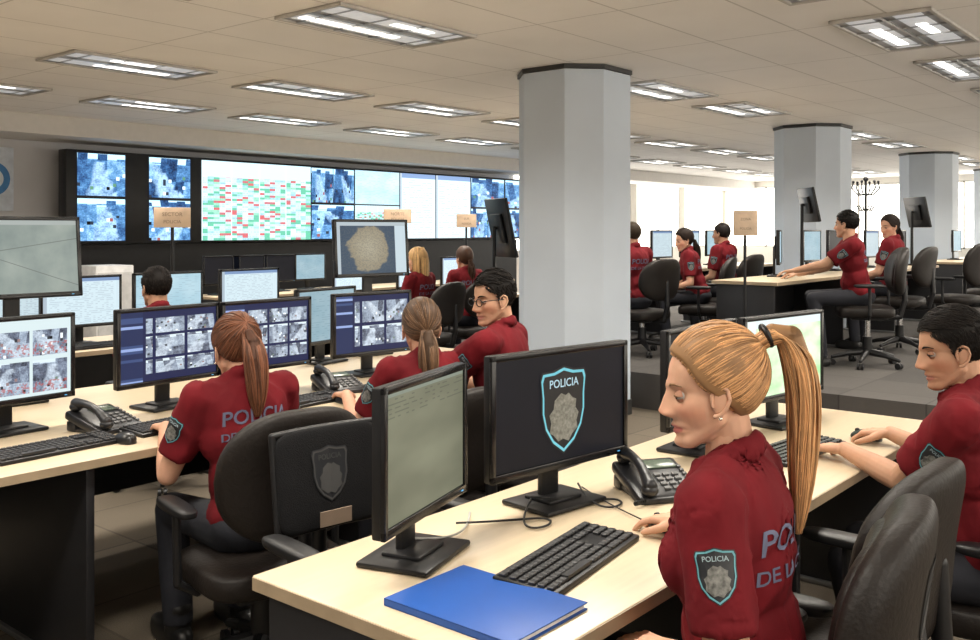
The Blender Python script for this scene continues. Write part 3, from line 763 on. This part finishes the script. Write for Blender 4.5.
g=G(); g.box((XW-.1,(YS+YN)/2,CE/2),(.2,YN-YS,CE)); g.obj('wall_west',[wallm],smooth=False)
blind=mat('backlit_blind',(.9,.88,.82),.8,emit=(1,.95,.86),est=4.6,var=.02,stretch=(1,1,30))
fill_blind=mat('added_fill_blind',(.8,.78,.72),.8,emit=(1,.93,.82),est=3.2,var=.02,stretch=(1,1,30))  # glow for added, unseen windows that brighten the ceiling and people
framem=mat('window_frame',(.7,.68,.64),.5)
def winwall(name,along,fixed,a0,a1,n,start,sgn=1,bl=None):
    g=G(); L=a1-a0
    def bx(a,b,z0,z1):
        c=((a+b)/2)
        if along=='x': g.box((c,fixed+.1*sgn,(z0+z1)/2),(b-a,.2,z1-z0))
        else: g.box((fixed+.1*sgn,c,(z0+z1)/2),(.2,b-a,z1-z0))
    bx(a0,a1,0,1.05); bx(a0,a1,2.66,CE)
    for i in range(n+1): 
        p=a0+L*i/n; bx(max(a0,p-.12),min(a1,p+.12),1.05,2.66)
    g.obj(name,[whitem],smooth=False)
    for i in range(n):
        p=a0+L*i/n+.12; q=a0+L*(i+1)/n-.12; g=G(); 
        for (u0,u1,z0,z1,mi) in ((p,q,1.05,1.09,0),(p,q,2.62,2.66,0),(p,p+.04,1.05,2.66,0),(q-.04,q,1.05,2.66,0),((p+q)/2-.02,(p+q)/2+.02,1.05,2.66,0),(p+.04,q-.04,1.09,2.62,1)):
            c=(u0+u1)/2; dep=.06 if mi==0 else .01; of=.0 if mi==0 else .03
            if along=='x': g.box((c,fixed+(.04+of)*sgn,(z0+z1)/2),(u1-u0,dep,z1-z0),mi)
            else: g.box((fixed+(.04+of)*sgn,c,(z0+z1)/2),(dep,u1-u0,z1-z0),mi)
        g.obj(f'window_{start+i}',[framem,bl or blind],smooth=False)
winwall('wall_north_windows','x',YN,14.5,XE,4,1)
winwall('wall_east','y',XE,YS,YN,6,5)
winwall('wall_south','x',YS,XW,XE,9,11,-1,fill_blind)  # windows in this out-of-view wall are added as fill light
g=G(); g.box((13.35,YN+.1,CE/2),(2.3,.2,CE)); g.obj('wall_north.001',[wallm],smooth=False)
g=G(); g.box(((XW+XE)/2,11.05,2.69),(XE-XW,.9,.22)); g.obj('trim_bulkhead',[mat('bulkhead_white',(.66,.64,.61),.7,var=.03)],smooth=False)
g=G(); g.box((5.85,YN-.012,.06),(17.3,.02,.12)); g.obj('baseboard_north',[mat('baseboard',(.1,.1,.1),.6)],smooth=False)
for i in range(4):
    cx=6.44+5.3*i; cy=4.42; g=G(); e=empty('column',(cx,cy,0)); R=.455
    def octa(r,z0,z1,mi):
        a=r*.92; c=r*.44
        pts=[(a,-c),(a,c),(c,a),(-c,a),(-a,c),(-a,-c),(-c,-a),(c,-a)]
        vs=[(x,y,z) for z in (z0,z1) for x,y in pts]; fs=[(k,(k+1)%8,8+(k+1)%8,8+k) for k in range(8)]+[tuple(range(7,-1,-1)),tuple(range(8,16))]
        g.add(vs,fs,mi)
    octa(R,0,2.76,0); octa(R+.015,2.765,2.798,1); octa(R+.012,.0,.12,1)
    g.obj('column_shaft',[mat('column_paint',(.55,.62,.71),.6,var=.04,scale=2),mat('column_collar',(.03,.03,.03),.5)],e,smooth=False)
tube=mat('lamp_tube',(.9,.9,.85),.5,emit=(1,.96,.90),est=3.0)
diffm=mat('lamp_diffuser',(.6,.6,.6),.4,emit=(.9,.95,1),est=.28)
FX=[0]
def fixture(x,y,P=34):
    e=empty('ceiling_light',(x,y,CE)); a,b=1.2,.6; FX[0]+=1; var=FX[0]%2; key=('fx',var)
    if not reuse(key,'light_housing',e):
        g=G()
        g.box((0,0,-.006),(a-.04,b-.04,.008),1)
        for sy in (-1,1): g.box((0,sy*(b/2-.012),-.012),(a,.024,.02),0,.003)
        for sx in (-1,1): g.box((sx*(a/2-.012),0,-.012),(.024,b,.02),0,.003)
        for k in range(4): g.box((-.45+.3*k,0,-.014),(.006,b-.05,.014),2)
        g.box((0,0,-.014),(a-.05,.02,.014),2)
        for sy in (-1,1): g.box((0,sy*.14,-.011),(a-.12,.16,.004),4)
        g.box((.10 if var else -.12,.14,-.014),(.62 if var else .8,.07,.006),3)
        g.box((-.05 if var else .15,-.14,-.014),(.35,.06,.006),3)
        MC[key]=g.obj('light_housing',[mat('fixture_white',(.5,.48,.45),.5),mat('fixture_pan',(.34,.36,.40),.35,metal=.5),mat('fixture_louver',(.45,.45,.45),.3,metal=.8),tube,diffm],e,smooth=False).data
    ld=bpy.data.lights.new('light_emitter','AREA'); ld.shape='RECTANGLE'; ld.size=1.0; ld.size_y=.4; ld.energy=P; ld.color=(1,.93,.82); ld.spread=math.radians(140)
    lo=bpy.data.objects.new('light_emitter',ld); COL.objects.link(lo); lo.parent=e; lo.location=(0,0,-.03)
for yy,x0,n,dx in ((-.9,.6,8,2.6),(1.8,-.8,14,1.81),(4.35,-1.2,14,1.79),(6.9,.4,13,1.75),(8.9,-.0,13,1.75)):
    for k in range(n):
        x=x0+dx*k
        if yy==4.35 and min(abs(x-(6.44+5.3*i)) for i in range(4))<1.1: continue
        if x<XE-1: fixture(x,yy)

# ================================================================ VIDEO WALL
e=empty('video_wall',(0,0,0)); g=G()
Yv=11.0; x0=PX(67,Yv); x1=14.3; z0,z1=1.33,2.47
g.box(((x0+x1)/2,Yv+.12,(z0+z1)/2),(x1-x0,.2,z1-z0),0,.01)
g.box(((x0+x1)/2,Yv+.3,.66),(x1-x0,.3,1.32),0)
mats=[BLK()]; 
def scr(a,b,zz0,zz1,kind,**kw):
    m=screen_mat(kind,**kw); 
    if m not in mats: mats.append(m)
    y=Yv+.008; g.quad([(a,y,zz0),(b,y,zz0),(b,y,zz1),(a,y,zz1)],mats.index(m))
zm=(z0+z1)/2
for i,(pa,pb) in enumerate(((77,126),(149,191))):
    a,b=PX(pa,Yv),PX(pb,Yv); scr(a,b,zm+.01,z1-.03,'cctv',seed=10+i,nx=1,ny=1,st=1.7); scr(a,b,z0+.03,zm-.01,'cctv',seed=20+i,nx=1,ny=1,st=1.7)
cuts=[202,311,355,400,436,471,505,540]
a,b=PX(202,Yv),PX(311,Yv); scr(a,b,z0+.03,z1-.03,'sheet',seed=3,st=1.45)
for i,(pa,pb) in enumerate(zip(cuts[1:-1],cuts[2:])):
    a,b=PX(pa,Yv)+.01,PX(pb,Yv)-.01
    if i in(2,3): scr(a,b,z0+.03,z1-.03,'doc',seed=40+i,st=1.7)
    elif i==1: scr(a,b,zm+.01,z1-.03,'pale',seed=5,st=1.9); scr(a,b,z0+.03,zm-.01,'sheet',seed=6,st=1.4)
    elif i==0: scr(a,b,zm+.01,z1-.03,'cctv',seed=31,nx=2,ny=1,st=1.6); scr(a,b,z0+.03,zm-.01,'cctv',seed=32,nx=1,ny=1,st=1.8)
    else: scr(a,b,zm+.01,z1-.03,'cctv',seed=50+i,nx=1,ny=1,st=1.7); scr(a,b,z0+.03,zm-.01,'cctv',seed=60+i,nx=2,ny=1,st=1.7)
g.obj('wall_screens',mats,e)
g=G(); xx=PX(-6,11.4); g.box((xx,11.47,2.10),(.5,.03,.75),0,.01); g.cyl((xx,11.45,2.1),(xx,11.44,2.1),.2,mi=1,n=40); g.cyl((xx,11.44,2.1),(xx,11.43,2.1),.12,mi=0,n=40)
g.obj('wall_poster',[mat('poster_white',(.6,.66,.74),.6),mat('poster_blue',(.05,.2,.45),.6)])
g=G(); g.box((PX(105,10.2),10.2,.55),(.45,.45,1.1),0,.01); g.box((PX(105,10.2),9.97,.8),(.4,.01,.45),1); g.box((PX(105,10.2),9.97,.3),(.4,.01,.45),1)
g.obj('filing_cabinet',[mat('cabinet_white',(.6,.6,.6),.5),mat('cabinet_front',(.5,.5,.5),.5)])

# ================================================================ FOREGROUND DESK
desk(1.26,4.0,.99,1.72)
monitor((1.585,1.50,.74),17,.43,.325,.264,'green',1,.9)
monitor((2.13,1.50,.74),-7.6,.55,.33,.27,'black',0,1,logo=True)
monitor((2.97,1.50,.74),2,.55,.33,.27,'black',0)
monitor((3.56,1.45,.74),-8,.58,.33,.27,'bright',2,1.2)
keyboard((1.78,1.23,.74),8); mouse((2.12,1.17,.74),-10); phone((2.40,1.36,.74),-35)
keyboard((3.15,1.24,.74),-5); mouse((3.50,1.12,.74),0)
e=empty('blue_folder',(1.452,1.212,.74)); g=G()
g.box((0,0,.0015),(.245,.33,.003),0,.001); g.box((.002,0,.008),(.232,.318,.010),1); g.box((0,0,.0145),(.245,.33,.003),0,.001); g.box((-.121,0,.008),(.003,.33,.015),0)
g.obj('folder_cover',[mat('folder_blue',(.008,.075,.34),.45,var=.05),mat('paper_white',(.75,.75,.72),.8)],e)
e=empty('monitor_cables',(0,0,.74))
curve('cable_1',[(2.1,1.58,.02),(1.98,1.52,.01),(1.86,1.44,.006),(1.95,1.40,.006),(2.02,1.46,.006),(1.90,1.52,.006),(1.80,1.60,.01)],.003,BLK(),e)
curve('cable_2',[(2.05,1.56,.03),(2.2,1.44,.006),(2.28,1.42,.006),(2.22,1.34,.006),(2.12,1.40,.006),(2.28,1.55,.02)],.003,BLK(),e)
curve('cable_3',[(2.12,1.23,.01),(2.16,1.30,.006),(2.2,1.40,.006),(2.3,1.55,.006)],.002,BLK(),e)
curve('cable_4',[(1.60,1.56,.03),(1.72,1.50,.006),(1.80,1.56,.006),(1.9,1.64,.006)],.003,mat('cable_grey',(.4,.4,.38),.5),e)
office_chair((1.80,.80,0),10,.46,'leather',logo=1,w=.46,bh=.43)
office_chair((2.33,.88,0),-2,.455,'leather',w=.48,bh=.41)
person('seated_policewoman',(1.72,.755,0),12,.488,8,'f',hands={'R':(2.085,1.095,.785),'L':(1.63,.91,.68)},head=(25,6,0),hair='ponytail',hcol=(.47,.255,.115),hname='strawberry',
       scol=(.66,.38,.255),skin='fair_near',vox=.0058,fine=True,curls=(.6,.55),hd_up=.014)
person('seated_policeman',(3.06,.60,0),8,.43,12,'m',hands={'R':(3.45,1.02,.785),'L':(3.10,1.06,.785)},head=(26,10,0),hair='short',hcol=(.010,.008,.007),hname='black',
       scol=(.50,.28,.18),skin='tan_near',vox=.0068,fine=True,curls=(.6,1.1))
office_chair((3.14,.55,0),5,.43,'leather',w=.5,bh=.42)
office_chair((1.86,1.95,0),172,.47,'mesh',logo=-1,w=.38,bh=.30)

# ================================================================ LEFT BENCH
desk(.1,4.5,3.0,4.4)
YM=3.62
for px,kind,seed,yw in ((10,'photos',1,4),(170,'wincctv',2,4),(268,'wincctv',3,0),(373,'wincctv',4,-6)):
    monitor((PX(px,YM),YM,.74),yw,.51,.33,.27,kind,seed,1.15,nx=3 if seed!=3 else 4,ny=2 if seed==4 else 3)
monitor((PX(16,4.2),4.2,.74),-4,.56,.36,.64,'street',1,1.0,tilt=-6)
monitor((PX(372,4.2),4.2,.74),-10,.53,.35,.65,'map',1,1.1,tilt=-4)
monitor((PX(327,4.15),4.15,.74),8,.5,.32,.27,'pale',3,.8)
for px,y in ((55,3.22),(182,3.25),(305,3.25),(400,3.25)): keyboard((PX(px,y),y,.74),3)
phone((PX(104,3.42),3.42,.74),10); phone((PX(338,3.38),3.38,.74),-15)
mouse((PX(125,3.15),3.15,.74)); mouse((PX(345,3.12),3.12,.74))
person('seated_policewoman',(1.975,2.68,0),-8,.415,14,'f',hands={'R':(2.2,3.08,.785),'L':(1.88,3.08,.785)},head=(-2,14,0),hair='ponytail',hcol=(.12,.045,.022),hname='auburn',
       tail=[(0,-.090,.03),(0,-.125,.04),(0,-.143,.0),(0,-.150,-.06),(0,-.145,-.13),(0,-.13,-.2),(0,-.12,-.25)],vox=.009,hairs=110,hd_up=-.012)
office_chair((1.965,2.62,0),-12,.42,'leather',w=.46,bh=.42)
person('seated_policewoman',(2.82,2.62,0),-18,.41,12,'f',hands={'R':(3.08,3.05,.785),'L':(2.75,3.08,.785)},head=(-15,6,0),hair='lowtail',hcol=(.11,.060,.032),hname='brown',vox=.009,hairs=110)
office_chair((2.82,2.56,0),-14,.41,'leather',w=.46,bh=.40)
person('seated_policeman',(3.22,2.55,0),20,.475,6,'m',hands={'R':(3.35,3.02,.785),'L':(3.0,3.02,.785)},head=(52,6,0),hair='short',hcol=(.010,.008,.007),hname='black',
       scol=(.54,.31,.20),skin='tan',vox=.008,glasses=True)
office_chair((3.24,2.49,0),20,.475,'leather',w=.5,bh=.38)

# ================================================================ ROW 2
desk(1.4,5.4,5.7,6.45)
for px,y,k,sd in ((82,6.0,'doc',5),(169,6.05,'pale',6),(250,6.1,'doc',7)): monitor((PX(px,y),y,.74),0,.55,.34,.29,k,sd,1.15)
monitor((PX(32,6.2),6.2,.74),0,.5,.33,.29,'doc',8)
keyboard((3.1,5.85,.74)); 
person('seated_policeman',(3.06,5.05,0),0,.43,6,'m',hair='short',hcol=(.012,.009,.008),hname='black2',scol=(.46,.26,.17),skin='tan2',vox=.0105)
office_chair((3.06,4.99,0),0,.43,'leather',bh=.42)
desk(6.2,11.5,9.0,9.7)
for i,px in enumerate((222,250,280,310)):
    monitor((PX(px,9.4),9.4,.74),0,.5,.34,.29,'pale' if i==3 else 'black',9,.9)
desk(5.7,9.0,6.8,7.5)
for i,x in enumerate((6.5,7.4,8.1)): monitor((x,7.2,.74),0,.5,.33,.29,'doc',12+i,1.3)
person('seated_policewoman',(6.45,6.15,0),10,.52,6,'f',hair='long',hcol=(.52,.32,.14),hname='blonde',vox=.012,badge=False)
office_chair((6.45,6.09,0),10,.52,'leather',bh=.40)
person('seated_policewoman',(7.25,6.28,0),-10,.52,6,'f',hair='lowtail',hcol=(.06,.028,.016),hname='darkbrown',vox=.012,badge=False)
office_chair((7.25,6.22,0),-10,.52,'leather',bh=.40)
def screen_on_pole(x,y,z0,zc,yaw,kind='black',tilt=0,w=.5,h=.32,name='pole_monitor',br=.16):
    e=empty(name,(x,y,z0),math.radians(yaw)); g=G(); T=Matrix.Translation((0,0,zc-z0))@Matrix.Rotation(math.radians(tilt),4,'X')
    R=T.to_3x3().to_4x4()
    g.box(T@V((0,0,0)),(w,.03,h),0,.006,R=R); g.box(T@V((0,.03,0)),(w*.5,.03,h*.5),0,.008,R=R)
    g.quad([T@V((-w/2+.02,-.016,-h/2+.02)),T@V((w/2-.02,-.016,-h/2+.02)),T@V((w/2-.02,-.016,h/2-.02)),T@V((-w/2+.02,-.016,h/2-.02))],1)
    g.chain([(0,.07,.02),(0,.07,(zc-z0)),(0,.03,(zc-z0))],[.02,.016,.014],0,n=10); g.cyl((0,.07,0),(0,.07,.02),br,mi=0,n=28)
    g.obj('pole_monitor_body',[BLK(),screen_mat(kind,1)],e)
screen_on_pole(6.88,5.55,0,1.52,62,w=.5,h=.56,tilt=-12)

# ================================================================ RIGHT PLATFORM
ZP=.3
desk(7.95,13.2,3.30,3.93,1.04,ZP); desk(8.0,12.6,5.2,5.9,1.04,ZP); desk(14.6,20.5,3.3,3.93,1.04,ZP)
for px,y,yw,k in ((780,3.7,20,'pale'),(812,3.75,0,'pale'),(836,3.75,0,'black'),(872,3.75,0,'doc'),(900,3.75,0,'black'),(957,3.7,0,'pale')):
    monitor((PX(px,y),y,1.04),yw,.5,.34,.29,k,21,.9)
for px,y in ((662,5.6),(690,5.6),(715,5.6)): monitor((PX(px,y),y,1.04),0,.5,.34,.29,'doc' if px<700 else 'pale',25,1.0)
person('seated_policeman',(8.50,2.78,ZP),26,.53,10,'m',hair='short',hcol=(.010,.008,.007),hname='black',hands={'L':(8.22,3.36,1.09),'R':(8.62,3.38,1.09)},head=(-25,0,0),scol=(.54,.31,.20),skin='tan',vox=.0105)
office_chair((8.52,2.72,ZP),26,.53,'leather',bh=.42)
person('seated_policewoman',(9.75,2.86,ZP),0,.54,2,'f',hair='lowtail',hcol=(.02,.012,.009),hname='dark',head=(60,5,0),vox=.0105)
office_chair((9.75,2.80,ZP),0,.54,'leather',bh=.40)
for x,y,yw in ((11.3,2.65,-10),(12.6,2.6,15),(16.3,2.8,10)): office_chair((x,y,ZP),yw,.48,'leather',bh=.48)
person('seated_policeman',(7.95,4.72,ZP),-10,.43,6,'m',hair='short',hcol=(.03,.02,.012),hname='dark2',vox=.012)
office_chair((7.95,4.66,ZP),-10,.43,'leather',bh=.40)
person('seated_policewoman',(9.05,4.62,ZP),30,.42,16,'f',hair='lowtail',hcol=(.02,.012,.009),hname='dark',vox=.012,head=(20,10,0))
office_chair((9.05,4.56,ZP),20,.42,'leather',bh=.40)
person('seated_policeman',(10.0,4.75,ZP),0,.43,6,'m',hair='short',hcol=(.012,.009,.008),hname='black2',scol=(.46,.26,.17),skin='tan2',vox=.012)
office_chair((10.0,4.69,ZP),0,.43,'leather',bh=.40)
screen_on_pole(9.62,3.66,1.04,1.76,38,tilt=-12,w=.5,h=.36,br=.12); screen_on_pole(12.95,3.5,1.04,1.73,42,tilt=-12,w=.55,h=.4,br=.12)
def sign(x,y,z0,zc,w,h,yaw,txt):
    e=empty('sector_sign',(x,y,z0),math.radians(yaw)); g=G()
    g.cyl((0,0,0),(0,0,.02),.15,mi=0,n=28); g.cyl((0,0,.02),(0,0,zc-z0),.013,mi=0,n=12); g.box((0,-.016,zc-z0),(w,.012,h),1,.003)
    tv,tf=text_mesh(txt); decal(g,tv,tf,2,V((0,-.0225,zc-z0+h*.15)),V((1,0,0)),V((0,0,1)),w*.15,.001)
    tv,tf=text_mesh('POLICIA'); decal(g,tv,tf,2,V((0,-.0225,zc-z0-h*.22)),V((1,0,0)),V((0,0,1)),w*.13,.001)
    g.obj('sign_body',[BLK(),mat('sign_tan',(.66,.50,.36),.7),mat('sign_ink',(.34,.24,.18),.7)],e)
sign(4.18,6.75,0,1.60,.28,.16,-35,'SECTOR'); sign(7.7,7.75,0,1.66,.32,.16,-40,'NORTE'); sign(9.2,8.0,.3,1.62,.26,.17,-40,'SUR')
sign(7.72,3.5,ZP,1.56,.21,.22,-50,'ZONA')
e=empty('coat_rack',(13.85,4.44,ZP)); g=G()
g.cyl((0,0,.02),(0,0,1.9),.018,mi=0,n=12); g.cyl((0,0,0),(0,0,.03),.2,mi=0,n=28); g.ell((0,0,1.93),.035,0)
for k in range(6):
    a=k*math.pi/3; d=V((math.cos(a),math.sin(a),0))
    g.chain([V((0,0,1.72)),d*.10+V((0,0,1.70)),d*.19+V((0,0,1.80)),d*.17+V((0,0,1.88))],[.011]*4,0,n=8); g.ell(d*.17+V((0,0,1.89)),.02,0,nu=10,nv=8)
    g.chain([V((0,0,1.50)),d*.08+V((0,0,1.48)),d*.12+V((0,0,1.55))],[.010]*3,0,n=8)
g.obj('rack_body',[BLK()],e)

# ================================================================ CAMERA / LIGHT
bpy.data.scenes.remove(TMP)
cam=bpy.data.cameras.new('camera'); co=bpy.data.objects.new('camera',cam); COL.objects.link(co)
co.location=(0,0,HC); co.rotation_euler=(math.pi/2,0,-math.atan2(.771,.637)); cam.lens=FPX/980*36; cam.sensor_width=36; cam.shift_y=-(320-HY)/980
cam.clip_start=.05; scene.camera=co
w=bpy.data.worlds.new('world'); scene.world=w; w.use_nodes=True; w.node_tree.nodes['Background'].inputs[0].default_value=(.8,.85,1,1); w.node_tree.nodes['Background'].inputs[1].default_value=.4
scene.view_settings.view_transform='Standard'; scene.view_settings.look='None'; scene.view_settings.exposure=0
